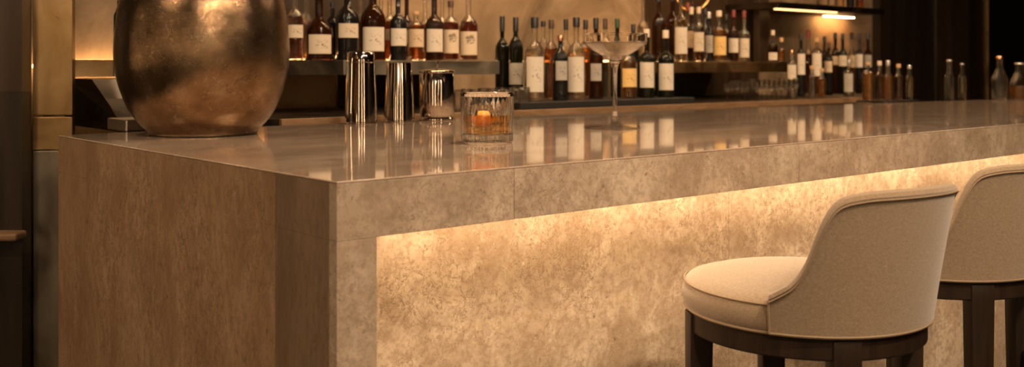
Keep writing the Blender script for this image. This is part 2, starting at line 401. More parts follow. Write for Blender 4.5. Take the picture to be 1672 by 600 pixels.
# ---------------------------------------------------------------- vase
pv, dv = at_y(332, 218.8)
vs = empty('bronze_vase', pv); tag(vs, 'large round hammered bronze vase standing on the bar counter', 'vase')
k = dv/F
prof = [(y, hw) for y, hw in ((219, 84), (217.5, 86.5), (213, 87), (209, 91), (200, 100), (190, 107.5), (178, 115), (160, 123), (140, 130), (115, 135.5), (92, 137.5), (68, 137), (40, 134.5), (10, 130.5), (-25, 121), (-60, 103), (-85, 84), (-100, 73), (-108, 70), (-120, 74), (-124, 78))]
pr = [(hw*k, (218.8-y)*k+0.0) for y, hw in prof]; pr[0] = (84*k, 0)
ps = [(0, 0), (pr[0][0]-.003, 0)] + smooth_prof(pr[1:], 4)
inner = [(r-.006, z) for r, z in reversed(ps[6:])]; ps2 = ps + [(ps[-1][0]-.003, ps[-1][1]+.002)] + inner + [(0, inner[-1][1])]
ps2 = [(max(r, 0), max(z, 0)) for r, z in ps2]
lathe('body', ps2, VASE, vs, 96)

# ---------------------------------------------------------------- shakers and jar
def shaker(cx, ybase, wb, sections, label):
    pb, d0 = at_y(cx, ybase-1.6); kk = d0/F
    e = empty('cocktail_shaker', pb); tag(e, label, 'cocktail shaker', 'steel shaker tins on the bar')
    R = wb/2*kk
    (y0, h0), rest = sections[0], sections[1:]
    H = (ybase-1.6-y0)*kk; rt = h0*kk
    p = [(0, 0), (R-.001, 0), (R+.0012, .0012), (R+.0012, .0042), (R-.0005, .0058)]
    for i in range(1, 9): t = i/9; p.append((R-.0005+(rt-R)*(t**1.25), .0058+(H-.0058)*t))
    p += [(rt, H-.0012), (rt-.0012, H), (0, H)]
    link('tin', lathe_bm(p, 64), STEEL, e)
    if rest:
        y1, h1 = rest[0]; H1 = (ybase-1.6-y1)*kk; r1 = h1*kk
        p = [(0, H+.0002), (rt-.0012, H+.0002), (rt-.001, H+.0015), (r1+.001, H1-.004), (r1-.0015, H1-.0008), (r1-.004, H1), (r1-.008, H1-.0018), (0, H1-.0018)]
        link('inner_tin', lathe_bm(p, 64), STEEL, e)
    return e
shaker(589.3, 203.8, 53, [(102, 23.3), (84.3, 21)], 'taller two-piece steel cocktail shaker beside the bronze vase')
shaker(652, 200.8, 50.5, [(102, 20.3)], 'single steel shaker tin between the taller shaker and the lidded jar')
pj, dj = at_y(713.5, 196.6); kj = dj/F
jar = empty('steel_jar', pj); tag(jar, 'squat lidded steel jar right of the shakers, behind the whisky glass', 'jar')
J = lambda hw, y: (hw*kj, (196.6-y)*kj)
p = [(0, 0), J(27.5, 196.6), J(29.3, 195.5), J(29.3, 193), J(27, 190.5), J(27.3, 186), J(29, 178), J(29.4, 165), J(29.3, 140), J(28.4, 125), J(27.5, 119.5), (0, (196.6-119.5)*kj)]
link('body', lathe_bm(p, 64), STEEL, jar)
p = [(0, (196.6-119.3)*kj), J(28, 119.3), J(29.8, 118.2), J(29.8, 116), J(27.5, 114.5), J(14, 113), J(4, 112), J(1.6, 111), J(1.4, 104), J(2.8, 102), J(2.6, 100), (0, (196.6-99)*kj)]
link('lid', lathe_bm(p, 64), STEEL, jar)

# ---------------------------------------------------------------- whisky glass
pg, dg = at_y(795.7, 233.3); kg = dg/F
wg = empty('whisky_glass', pg); tag(wg, 'ridged whisky tumbler holding amber liquor and an orange ball', 'glass')
R = 41.5*kg; RT = 43.6*kg; H = (233.3-151)*kg; bt = 16*kg
flute = lambda th, z: 1 + (.012*abs(math.cos(th*14)) if .004 < z < H*.80 else 0)
zb0 = bt-.001
base = [(0, .001), (R*.8, .001), (R-.003, 0), (R, .003), (R+.0003, .0055), (R+.0006, zb0-.0008), (R-.0005, zb0), (0, zb0)]
outer = [(R-.0045, zb0+.0003), (R+.0004, zb0+.0003)] + [(R+(RT-R)*t, .0055+(H-.0062)*t) for t in (.25, .45, .6, .68, .76, .84, .9, .95, .98)] + [(RT-.0007, H)]
inn = [(RT-.0022, H-.0005)] + [(R-.0042+(RT-R)*t, bt+.004+(H-bt-.004)*t) for t in (.9, .6, .3, .1)] + [(R-.0045, zb0+.0003)]
def whisky_bm(prof, cap):
    bm = lathe_bm(dense(prof), 168)
    for v_ in bm.verts:
        r_ = math.hypot(v_.co.x, v_.co.y); ro_ = R+(RT-R)*max(0, v_.co.z-.0055)/(H-.0062)
        if .0035 < v_.co.z < H*.96 and r_ > ro_-.0012:
            k_ = 1+.013*min(1, (H*.96-v_.co.z)/(H*.35))*abs(math.cos(math.atan2(v_.co.y, v_.co.x)*14)); v_.co.x *= k_; v_.co.y *= k_
    return bm
link('base', whisky_bm(base, 1), GLASS, wg)
link('wall', whisky_bm(outer+inn, 0), THINC, wg)
# straight inside wall: redo the ridges on the outside only
ob = wg.children[0]
zl = (233.3-187.2)*kg
rl = lambda z: R-.0042+(RT-R)*((z-bt-.004)/(H-bt-.004))
ring_r = []
liq = [(0, bt+.0002), (R-.0066, bt+.0002), (R-.0052, bt+.0017)] + [(rl(z)-.0002, z) for z in (bt+.0045, bt+.015, zl-.002, zl)] + [(0, zl)]
link('whisky', lathe_bm(dense(liq), 96), WHISKY, wg)
ball = bmesh.new(); bmesh.ops.create_uvsphere(ball, u_segments=40, v_segments=24, radius=.0165)
for v_ in ball.verts: v_.co.z *= .96; v_.co *= 1+.015*math.sin(v_.co.x*300)*math.cos(v_.co.y*260)
og = link('orange_ball', ball, PEEL, None, loc=(pg.x-.008, pg.y-.004, pg.z+zl+.0085-.0165))
tag(og, 'orange ball of peel floating in the whisky glass', 'garnish')

# ---------------------------------------------------------------- coupe
pc, dc = at_y(1004, 210.5); kc = dc/F; C_ = lambda hw, y: (hw*kc, (210.5-y)*kc)
cp = empty('coupe_glass', pc); tag(cp, 'tall-stemmed coupe glass of pale cocktail standing on the bar counter', 'glass')
foot = [(0, 0), C_(40, 210.5), C_(40.6, 209.9), C_(40, 209.2), C_(30, 207.6), C_(18, 205.2), C_(9, 202), C_(6.2, 198.5), (0, (210.5-198.5)*kc)]
link('foot', lathe_bm(dense(foot), 72), FOOT, cp)
stem = [(0, (210.5-198.4)*kc), C_(6.2, 198.4), C_(5.2, 195), C_(6.2, 193), C_(4.6, 190), C_(3.9, 182), C_(3.6, 160), C_(3.7, 140), C_(4.2, 120), C_(5, 110), C_(7, 104), C_(9.8, 100), C_(9.3, 98.6), (0, (210.5-98.4)*kc)]
link('stem', lathe_bm(dense(stem), 48), GLASS, cp)
outer = [(0, (210.5-98.2)*kc), C_(9.2, 98.2), C_(22, 90.5), C_(38, 81), C_(48, 74.5), C_(51.5, 71.5), C_(52.4, 68), C_(53.2, 55.6), C_(53.1, 55)]
inn = [C_(52.4, 55.0), C_(51.5, 68.2), C_(50.4, 71.4), C_(47, 74.1), C_(37, 80.2), C_(21, 89.6), C_(9, 96), C_(4, 97.5), (0, (210.5-97.7)*kc)]
link('bowl', lathe_bm(dense(outer+inn), 96), THINC, cp)
liq = [(0, (210.5-97.6)*kc), C_(3.9, 97.4), C_(8.8, 95.9), C_(20.8, 89.5), C_(36.8, 80.1), C_(46.8, 74.0), C_(50.2, 71.3), C_(50.9, 70), (0, (210.5-70)*kc)]
link('cocktail', lathe_bm(dense(liq), 72), WINEC, cp)

# ---------------------------------------------------------------- stools
SR = .19; SZ = .808
HT = [(0, .216), (.25, .215), (.44, .2125), (.585, .203), (.66, .178), (.715, .147), (.77, .111), (.84, .085), (.92, .071), (1, .060)]
HTs = [p_ for p_ in smooth_prof(HT, 6)]
def hof(t): return interp(abs(t), HTs)
def make_stool(loc, label, back_dir, leg_dir):
    e = empty('bar_stool', loc); tag(e, label, 'bar stool', 'upholstered bar stools at the counter')
    seatp = [(0, SZ), (SR-.006, SZ), (SR-.001, SZ+.003), (SR+.003, SZ+.012), (SR+.0045, SZ+.025), (SR, SZ+.040), (SR-.005, SZ+.046), (SR-.03, SZ+.053), (SR-.08, SZ+.060), (SR-.14, SZ+.063), (0, SZ+.064)]
    link('seat', lathe_bm(seatp, 96), FABRIC, e)
    circ = [((SR+.0015)*math.cos(a), (SR+.0015)*math.sin(a), SZ+.043) for a in [i/96*2*PI for i in range(96)]]
    seat = e.children[0]
    tube('piping', [(x*.992, y*.992, z) for x, y, z in circ], .0016, PIPING, seat, 6, True)
    tube('piping', [(x*.985, y*.985, SZ+.002) for x, y, z in circ], .0026, PIPING, seat, 6, True)
    # backrest
    half = math.radians(65); nT = 72; bm = bmesh.new(); loops = []
    def ro(h): return SR+.0045+.034*(max(h, 0)/.214)**1.1
    thick = lambda t: .024 - .008*abs(t)**6
    edge = []
    for i in range(nT+1):
        t = -1+2*i/nT; a = back_dir+half*t; h = hof(t); th = thick(t)
        cs = []
        for q in (0, .02, .12, .25, .4, .55, .7, .82, .91): hh = q*h; cs.append((ro(hh)-(.004 if q == 0 else 0), hh+.001))
        rt_ = ro(h); 
        for q in (0, .25, .5, .75, 1):
            ph = q*PI; cs.append((rt_-th/2+th/2*math.cos(ph)-.0, h-.008+.008*math.sin(ph)+.001))
        for q in (.8, .5, .2, 0): hh = q*h; cs.append((max(ro(hh)-th, SR-.055), hh+.001))
        loops.append([bm.verts.new((r*math.cos(a), r*math.sin(a), SZ+z)) for r, z in cs])
        edge.append(((rt_+.0004)*math.cos(a), (rt_+.0004)*math.sin(a), SZ+h-.011))
    for a_, b_ in zip(loops, loops[1:]):
        n = len(a_)
        for j in range(n): bm.faces.new((a_[j], a_[(j+1) % n], b_[(j+1) % n], b_[j]))
    bm.faces.new(loops[0][::-1]); bm.faces.new(loops[-1])
    bmesh.ops.recalc_face_normals(bm, faces=bm.faces)
    br = link('backrest', bm, FABRIC, e)
    tube('piping', edge, .0014, PIPING, br, 6)
    low = [((SR+.0035)*math.cos(back_dir+half*t), (SR+.0035)*math.sin(back_dir+half*t), SZ+.003) for t in [-1+2*i/48 for i in range(49)]]
    tube('piping', low, .0026, PIPING, br, 6)
    for sg in (-1, 1):
        a = back_dir+half*sg
        tube('piping', [((ro(h_)+.0006)*math.cos(a), (ro(h_)+.0006)*math.sin(a), SZ+h_) for h_ in (.002, .02, .04, .052)], .0018, PIPING, br, 6)
    # wooden ring and legs
    fr = [(.0, SZ-.0335), (SR-.006, SZ-.0335), (SR-.004, SZ-.031), (SR-.004, SZ-.002), (SR-.006, SZ-.0004), (0, SZ-.0004)]
    link('seat_frame', lathe_bm(fr, 96), WALNUT, e)
    for j in range(4):
        a = leg_dir+j*PI/2
        bm = bmesh.new(); wv = []
        for z, hw, rr in ((SZ-.004, .021, .1735), (SZ-.0325, .021, .1735), (.35, .0165, .176), (0, .0145, .180)):
            ca, sa = math.cos(a), math.sin(a)
            wv.append([bm.verts.new(((rr+dx)*ca-dy*sa, (rr+dx)*sa+dy*ca, z)) for dx, dy in ((-hw, -hw), (hw*.75, -hw), (hw*.75, hw), (-hw, hw))])
        for a_, b_ in zip(wv, wv[1:]):
            for q in range(4): bm.faces.new((a_[q], a_[(q+1) % 4], b_[(q+1) % 4], b_[q]))
        bm.faces.new(wv[0]); bm.faces.new(wv[-1][::-1]); bmesh.ops.recalc_face_normals(bm, faces=bm.faces)
        bmesh.ops.bevel(bm, geom=list(bm.edges), offset=.0015, segments=2, profile=.5, affect='EDGES')
        link('leg', bm, WALNUT, e)
    arc = [(.178*math.cos(leg_dir+t*PI/2), .178*math.sin(leg_dir+t*PI/2), .628) for t in [i/16 for i in range(17)]]
    tube('footrest', arc, .011, WALNUT, e, 10)
    return e
def copy_tree(o, parent=None):
    c = o.copy(); COL.objects.link(c)
    if parent: c.parent = parent
    for ch in list(o.children): copy_tree(ch, c)
    return c
st = make_stool((.471, 1.65, 0), 'nearer beige linen bar stool, its whole round seat in view', math.radians(-55), math.radians(-87))
s2_ = copy_tree(st); s2_.location = (.84, 2.03, 0); s2_['label'] = 'farther beige linen bar stool at the right edge, partly hidden by the other'

# ---------------------------------------------------------------- back bar furniture
ZS = 1.215; ZC = 1.056; ZM = 1.078
def bb(name, label, cat): return tag(empty(name, W(0, 0), ANG), label, cat)
a0 = onN(118, 1.6)[0]; a1 = onN(815, 1.6)[0]
sh = bb('back_bar_shelf', 'long bronze-edged shelf behind the vase and shakers, holding whisky bottles', 'shelf')
box('board', a0+.02, a1, 1.615, 2.005, ZS-.042, ZS, DKM, sh)
aS = onN(186, 1.6)[0]
box('front_edge', a0, aS-.002, 1.598, 1.614, ZS-.045, ZS+.001, BRASS, sh, .001)
box('front_edge', aS, onN(430, 1.6)[0], 1.598, 1.614, ZS-.045, ZS+.001, STEELB, sh, .001)
box('front_edge', onN(430, 1.6)[0]+.001, onN(560, 1.6)[0], 1.598, 1.614, ZS-.045, ZS+.001, DKM, sh, .001)
box('front_edge', onN(560, 1.6)[0]+.001, a1, 1.598, 1.614, ZS-.045, ZS+.001, GREYM, sh, .001)
box('light_strip', onN(400, 1.95)[0], a1-.03, 1.955, 1.962, ZS+.0002, ZS+.006, LEDB, sh)
box('light_strip', a0+.02, a1-.03, 2.012, 2.026, ZS-.022, ZS-.012, LEDB, sh)
b0 = onN(1046, 1.6)[0]; b1 = onN(1286, 1.6)[0]
shb = bb('back_bar_shelf', 'dark bronze shelf right of the coupe glass, holding small spirit bottles', 'shelf')
box('board', b0, b1, 1.615, 2.028, ZS-.042, ZS, DKM, shb)
box('front_edge', b0, b1, 1.598, 1.614, ZS-.045, ZS+.001, BRONZE, shb, .001)
box('light_strip', b0+.03, b1-.1, 1.955, 1.968, ZS+.0002, ZS+.006, LEDB, shb)
# lower back counter
c1 = onN(1411, 1.32)[0]
cs0 = onN(126, 1.335)[0]+.12
lc = bb('back_counter', 'low dark back counter with tan edge running behind the bar', 'counter')
box('worktop', cs0, c1, 1.335, 2.028, ZC-.02, ZC, DKM, lc)
box('edge', cs0+.4, c1, 1.318, 1.334, ZC-.022, ZC+.0005, TANW, lc, .001)
box('cabinet_front', cs0, c1, 1.36, 1.38, 0, ZC-.021, PANELW, lc)
# niche back panels between shelf and counter
nb = bb('niche_panel', 'bronze back panel under the shelf, between vase and tall shaker', 'panel')
box('panel', onN(436, 1.9)[0], onN(548, 1.9)[0], 1.90, 1.92, ZC+.0003, ZS-.046, BRONZE, nb)
box('panel', onN(548, 1.9)[0]+.01, onN(700, 1.9)[0], 1.90, 1.92, ZC+.0003, ZS-.046, DKM, nb)
# bar mats
def mat_thing(p0, p1, label):
    s0 = onN(p0, 1.36)[0]; s1_ = onN(p1, 1.36)[0]
    o = box('bar_mat', 0, s1_-s0, 0, .26, 0.0003, ZM-ZC, mat('black_rubber', (.012, .010, .008), .55), None, .002, loc=W(s0, 1.36, ZC), rotz=ANG)
    tag(o, label, 'mat')
mat_thing(850, 1134, 'black rubber mat under the bottles behind the coupe glass')
# steel sink unit on the left
sk = bb('ice_well', 'brushed steel ice well unit behind the vase at the left', 'ice well')
q0 = onN(150, 1.50)[0]; q1 = onN(250, 1.50)[0]
bm = bmesh.new(); vv = []
for x_, yb in ((q0, 0), (q1+.15, 0)):
    vv.append([bm.verts.new((x_, 1.72, ZS-.05)), bm.verts.new((x_, 1.50, ZS-.05)), bm.verts.new((x_+.03, 1.49, ZS-.10)), bm.verts.new((x_+.05, 1.44, ZS-.15)), bm.verts.new((x_+.05, 1.44, ZC+.0005)), bm.verts.new((x_, 1.72, ZC+.0005))])
for j in range(6): bm.faces.new((vv[0][j], vv[0][(j+1) % 6], vv[1][(j+1) % 6], vv[1][j]))
bm.faces.new(vv[0][::-1]); bm.faces.new(vv[1]); bmesh.ops.recalc_face_normals(bm, faces=bm.faces)
link('splash_panel', bm, brushed('dull_steel', (.13, .105, .08), (.2, .165, .13), .35), sk, smooth=False)
r0 = onN(206, 1.19)[0]
box('steel_tray', r0, r0+.26, 1.19, 1.315, zof(216, onN(206, 1.19)[1]), zof(196, onN(206, 1.19)[1]), STEELB, sk, .003)
# partition post between shelf and alcove
o = box('partition_post', 0, onN(1256, 1.88)[0]-onN(1240, 1.88)[0], 0, .035, 0, CEIL-ZS-.001, PANELW2, None, .002, loc=W(onN(1240, 1.88)[0], 1.88, ZS+.0005), rotz=ANG)
tag(o, 'narrow brown post dividing the shelf bottles from the alcove', 'post')
# upper alcove shelf with its light strip
u0 = onN(1262, 1.75)[0]; u1 = onN(1436, 1.75)[0]; ZU = zof(11, onN(1390, 1.72)[1])
ua = bb('alcove_shelf', 'dark overhead shelf in the right alcove with warm strip light beneath', 'shelf')
box('board', u0, u1, 1.72, 2.049, ZU-.03, ZU, DKM, ua, .002)
box('light_strip', onN(1250, 1.74)[0]+.06, onN(1362, 1.74)[0], 1.722, 1.736, ZU-.038, ZU-.031, LEDD, ua)
box('light_strip', onN(1352, 1.97)[0], onN(1400, 1.97)[0], 1.99, 1.999, ZU-.035, ZU-.031, LEDE, ua)
# brass ring ornament
s_, d_ = onN(1150, 1.93); zc_ = zof(-24, d_); rr = 40/F*d_
bm = bmesh.new()
pts3 = [(rr*math.cos(a)*1.15, 0, rr*math.sin(a)) for a in [i/48*2*PI for i in range(48)]]
o = tube('wall_ring', pts3, .011, mat('bright_brass', (.75, .46, .17), .25, 1), None, 10, True, loc=W(s_, 2.0, zc_), rotz=ANG); bm.free()
tag(o, 'curved brass ring ornament on the wall above the right bottles', 'ornament')

# ---------------------------------------------------------------- bottles
def bottle(cx, wpx, ycap, yneck, ysh, lab, N, zb, col, cap, labc, label, group, capn=None, fill=.86, neckw=.30, off=0, plinth=False):
    """image measures -> a bottle of real size standing at z = zb on plane n = N.  lab = (top, bottom) rows or None"""
    if N is None:                                   # standing on the bar top, zb = image row of its base
        pb, d0 = at_y(cx, zb); pos = pb; zb_ = TOPZ
    else:
        s0, d0 = onN(cx, N); pos = W(s0, N, zb); zb_ = zb
    kk = d0/F; R = wpx/2*kk; H = zof(ycap, d0)-zb_; zn = zof(yneck, d0)-zb_; zs = zof(ysh, d0)-zb_
    rn = max(R*neckw, .0075); capn = capn if capn is not None else (H-zn)*.42
    zs = max(zs, R*.9); zn = max(zn, zs+R*.35)
    e = empty('spirit_bottle', pos, math.atan2(-pos.x, pos.y)); tag(e, label, 'bottle', group)
    sh = [(R, zs), (R*.985, zs+(zn-zs)*.18), (R*.90, zs+(zn-zs)*.40), (R*.68, zs+(zn-zs)*.66), (rn*1.35, zs+(zn-zs)*.88), (rn, zn)]
    sh = smooth_prof(sh, 3)
    outp = [(0, .004), (R*.7, .003), (R*.88, 0), (R*.97, .002), (R, .007), (R, zs*.5)] + sh + [(rn, H-capn), (rn, H-.004)]
    t = min(.0028, R*.12)
    opaque = col in ('black',)
    if opaque:
        prof = outp + [(0, H-.004)]
        link('glass', lathe_bm(prof, 28), BOT[col], e)
    else:
        gm = THIN if col in ('amber', 'red', 'gold', 'clear', 'pale') else BOT[col]
        lm = BOT[col] if col != 'green' and col != 'dark' else BOT['amber' if col == 'dark' else 'pale']
        inp = [(max(r-t, .001), z) for r, z in reversed(outp[5:])] + [(R*.97-t, .010), (R*.8, .0065), (0, .0075)]
        link('glass', lathe_bm(dense(outp+inp, .0012), 28), gm, e)
        zf = zs*.0+zn*fill if fill < 1 else zn
        lp = [(0, .0078), (R*.8, .0069), (R*.97-t-.0002, .0102)]
        for r, z in [(R, zs*.5)] + sh:
            if z < zf: lp.append((max(r-t-.0003, .0008), z))
        rl_ = lp[-1][0]
        lp += [(rl_, zf), (0, zf)]
        link('liquid', lathe_bm(dense(lp, .0012), 28), lm, e)
    # cap
    rc = rn*1.22
    cpf = [(0, H-capn-.0002), (rc*.96, H-capn-.0002), (rc, H-capn+.002), (rc, H-.002), (rc*.93, H), (0, H)] if opaque else \
          [(rn+.0004, H-capn), (rc, H-capn+.001), (rc, H-.001), (rc*.93, H+.0012), (0, H+.0012), (0, H-.0035), (rn+.0004, H-.0035)]
    if opaque: cpf = [(rn+.0002, H-capn), (rc, H-capn+.001), (rc, H-.001), (rc*.93, H+.001), (0, H+.001), (0, H-.0035), (rn+.0002, H-.0035)]
    link('cap', lathe_bm(cpf, 20), CAPM[cap], e)
    if lab:
        z1 = zof(lab[0], d0)-zb_; z0 = max(zof(lab[1], d0)-zb_, .010); z1 = min(z1, zs*1.02)
        span = math.radians(lab[2] if len(lab) > 2 else 62); a0_ = -PI/2+math.radians(off)
        bm = bmesh.new(); rows = []
        for rr_, in_ in ((R+.0009, 0), (R+.0004, 1)):
            rows.append([[bm.verts.new((rr_*math.cos(a0_+span*q), rr_*math.sin(a0_+span*q), z)) for q in [-1+2*i/14 for i in range(15)]] for z in (z0, z1)])
        (ob_, ot), (ib, it) = rows
        for i in range(14):
            bm.faces.new((ob_[i], ob_[i+1], ot[i+1], ot[i])); bm.faces.new((ib[i+1], ib[i], it[i], it[i+1]))
            bm.faces.new((ot[i], ot[i+1], it[i+1], it[i])); bm.faces.new((ob_[i+1], ob_[i], ib[i], ib[i+1]))
        bm.faces.new((ob_[0], ot[0], it[0], ib[0])); bm.faces.new((ob_[-1], ib[-1], it[-1], ot[-1]))
        bmesh.ops.recalc_face_normals(bm, faces=bm.faces)
        link('label', bm, LAB[labc], e)
    return e

GA = 'whisky bottles on the shelf behind the shakers'
NA = 1.72; NR = 1.84
A = [  # cx, w, cap top, neck foot, shoulder, label rows, plane, colour, cap, label colour, text
 (482, 26, -38, 14, 32, (41, 62), NA, 'red', 'cream', 'cream', 'slim red-amber bottle just right of the vase, cream label'),
 (521, 46, -40, 28, 56, (57, 88, 50), NA, 'dark', 'black', 'cream', 'wide-shouldered brown bottle with a low square cream label'),
 (567, 38, -45, 8, 34, (39, 62, 55), NA, 'black', 'black', 'cream', 'black bottle with a small high cream label above the tall shaker'),
 (609, 41, -40, 6, 36, (45, 84, 55), NA, 'dark', 'black', 'white', 'broad dark bottle with tall white label right of the black one'),
 (650, 28, -30, 22, 40, (47, 75, 62), NA-.02, 'black', 'brown', 'white', 'dark bottle with pale scrawled label above the single shaker tin'),
 (679, 27, 19, 32, 46, (48, 77, 60), NA, 'amber', 'cork', 'tan', 'short corked bottle with a rounded tan label and amber foot'),
 (709, 31, -35, 24, 44, (48, 85, 55), NA, 'dark', 'silver', 'white', 'amber-brown bottle with tall label and silver neck above the jar'),
 (736, 27, 2, 26, 44, (49, 87, 60), NA, 'red', 'brown', 'mark', 'dark-capped reddish bottle with emblem label, second from the shelf end'),
 (765, 31, -38, 24, 46, (52, 90, 58), NA, 'red', 'cream', 'mark', 'rightmost bottle on the shaker shelf, dark oval emblem on its label'),
 (500, 20, -20, 22, 44, None, NR, 'gold', 'cork', None, 'pale golden bottle behind the slim red-amber one'),
 (543, 22, 4, 26, 38, None, NR, 'black', 'black', None, 'plain black bottle behind, between the square and small labels'),
 (588, 20, -25, 24, 44, None, NR, 'amber', 'black', None, 'unlabelled amber bottle behind, left of the broad dark bottle'),
 (622, 20, -30, 30, 46, None, NR+.05, 'amber', 'cream', None, 'cream-necked amber bottle in the rear row right of the broad bottle'),
 (636, 22, -28, 24, 42, (48, 66), NR-.03, 'red', 'cream', 'tan', 'cream-necked reddish bottle behind the scrawled pale label'),
 (664, 20, -30, 26, 42, (50, 72), NR, 'dark', 'silver', 'grey', 'dark silver-necked bottle behind, left of the short corked one'),
 (694, 22, -25, 30, 46, None, NR, 'amber', 'brown', None, 'brown-capped amber bottle behind, right of the short corked one'),
 (722, 20, -22, 28, 46, None, NR, 'amber', 'cork', None, 'amber bottle in the rear row behind the silver-necked and emblem bottles'),
]
for cx, w_, yc, yn, ys, lab, N, col, cap, lc_, tx in A:
    bottle(cx, w_, yc, yn, ys, lab, N, ZS, col, cap, lc_, tx, GA, off=random.uniform(4, 14), capn=None)
GL = 'bottles on the back counter behind the coupe glass'
NL = 1.46
Lb = [
 (820, 23, 27, 62, 84, None, 1.72, ZC, 'green', 'black', None, 'dark green bottle at the end of the shaker shelf, black cap', .055),
 (842, 25, 29, 58, 84, (103, 138, 62), 1.66, ZC, 'green', 'black', 'grey', 'green bottle with grey label behind the upturned glasses', .05),
 (873, 34, 29, 66, 92, (93, 150, 52), NL, ZM, 'clear', 'black', 'white', 'clear bottle with tall white label, the left one of two alike', .035),
 (887, 18, 35, 62, 80, None, 1.64, ZC, 'pale', 'black', None, 'pale bottle behind, small black cap right of the left white label', .02),
 (900, 25, 33, 66, 92, None, 1.56, ZM, 'amber', 'brown', None, 'unlabelled amber bottle between the clear bottle and the dark one', .03),
 (915, 26, 58, 78, 98, (100, 131, 45), 1.45, ZM, 'black', 'copper', 'grey', 'short black bottle with grey label before the white-labelled pair gap', .02),
 (924, 20, 32, 66, 86, None, 1.68, ZC, 'pale', 'black', None, 'tall pale bottle with black cap behind the short black bottle', .04),
 (941, 31, 29, 68, 92, (93, 150, 52), NL, ZM, 'clear', 'black', 'white', 'clear bottle with tall white label, left of the coupe glass', .033),
 (956, 22, 33, 64, 88, None, 1.60, ZM, 'amber', 'black', None, 'amber bottle with black cap seen at the left rim of the coupe', .035),
 (973, 24, 30, 68, 98, (104, 132, 45), 1.50, ZM, 'dark', 'black', 'grey', 'brown bottle with grey label seen under the left of the coupe bowl', .04),
 (988, 20, 31, 60, 90, None, 1.64, ZC, 'clear', 'brown', None, 'clear bottle with brown cap behind the coupe bowl', .04),
 (1008, 22, 31, 60, 92, None, 1.56, ZM, 'green', 'green', None, 'green-capped dark bottle right behind the coupe stem', .035),
 (1027, 27, 72, 88, 104, (112, 142, 55), 1.46, ZM, 'gold', 'cork', 'yellow', 'squat golden bottle with yellow label right of the coupe stem', .02),
 (1034, 18, 40, 66, 88, None, 1.54, ZC, 'black', 'black', None, 'black bottle with low cap behind the squat golden one', .03),
 (1056, 27, 48, 84, 98, (102, 143, 55), NL, ZM, 'green', 'cream', 'white', 'dark green bottle with white label right of the coupe', .03),
 (1087, 28, 50, 84, 100, (104, 147, 55), NL, ZM, 'green', 'cream', 'white', 'dark bottle with white label at the right end of the rubber mat', .03),
]
for cx, w_, yc, yn, ys, lab, N, zb, col, cap, lc_, tx, cn in Lb:
    bottle(cx, w_, yc, yn, ys, lab, N, zb, col, cap, lc_, tx, GL, off=random.uniform(-4, 14), capn=cn)
GB = 'bottles on the shelf right of the coupe'
Bb = [
 (1050, 20, -25, 32, 48, None, NA, 'clear', 'black', None, 'clear long-necked bottle above the right rim of the coupe'),
 (1075, 24, -8, 20, 42, None, NA, 'dark', 'black', None, 'dark round-shouldered bottle, left of a matching one, on the right shelf'),
 (1098, 24, -10, 18, 42, None, NA+.13, 'dark', 'black', None, 'dark round-shouldered bottle just left of the first white label on the right shelf'),
 (1112, 22, -6, 22, 40, (45, 88, 58), NA, 'pale', 'black', 'white', 'bottle with tall white label, first label from left on the right shelf'),
 (1123, 18, 5, 36, 48, None, NR, 'amber', 'red', None, 'red-capped amber bottle behind the first white label on the right shelf'),
 (1129, 15, 12, 40, 50, (51, 78, 58), NA+.06, 'dark', 'cream', 'tan', 'thin dark bottle with small tan label on the right shelf'),
 (1141, 18, 12, 36, 48, (53, 84, 60), NA-.02, 'amber', 'cream', 'cream', 'cream-topped amber bottle below the left of the brass ring'),
 (1152, 15, 14, 40, 52, None, NR, 'black', 'black', None, 'thin black bottle behind, between two cream-topped bottles'),
 (1158, 15, 20, 44, 56, (58, 86, 50), NA, 'black', 'silver', 'grey', 'near-black bottle with a narrow grey label, below the brass ring'),
 (1174, 25, 18, 40, 54, (60, 90, 55), NA, 'gold', 'cream', 'yellow', 'wide golden bottle with yellow label and cream stopper'),
 (1186, 14, 24, 46, 58, None, NR, 'black', 'black', None, 'slim black bottle behind the wide golden one'),
 (1198, 17, 17, 44, 58, (63, 86, 60), NA, 'dark', 'red', 'white', 'red-capped bottle with white label, second from the post'),
 (1215, 18, 18, 46, 60, (63, 94, 60), NA-.02, 'pale', 'red', 'cream', 'red-capped pale bottle beside the brown post'),
]
for cx, w_, yc, yn, ys, lab, N, col, cap, lc_, tx in Bb:
    bottle(cx, w_, yc, yn, ys, lab, N, ZS, col, cap, lc_, tx, GB, off=random.uniform(-6, 8))
GD = 'crowded bottles in the alcove at the right'
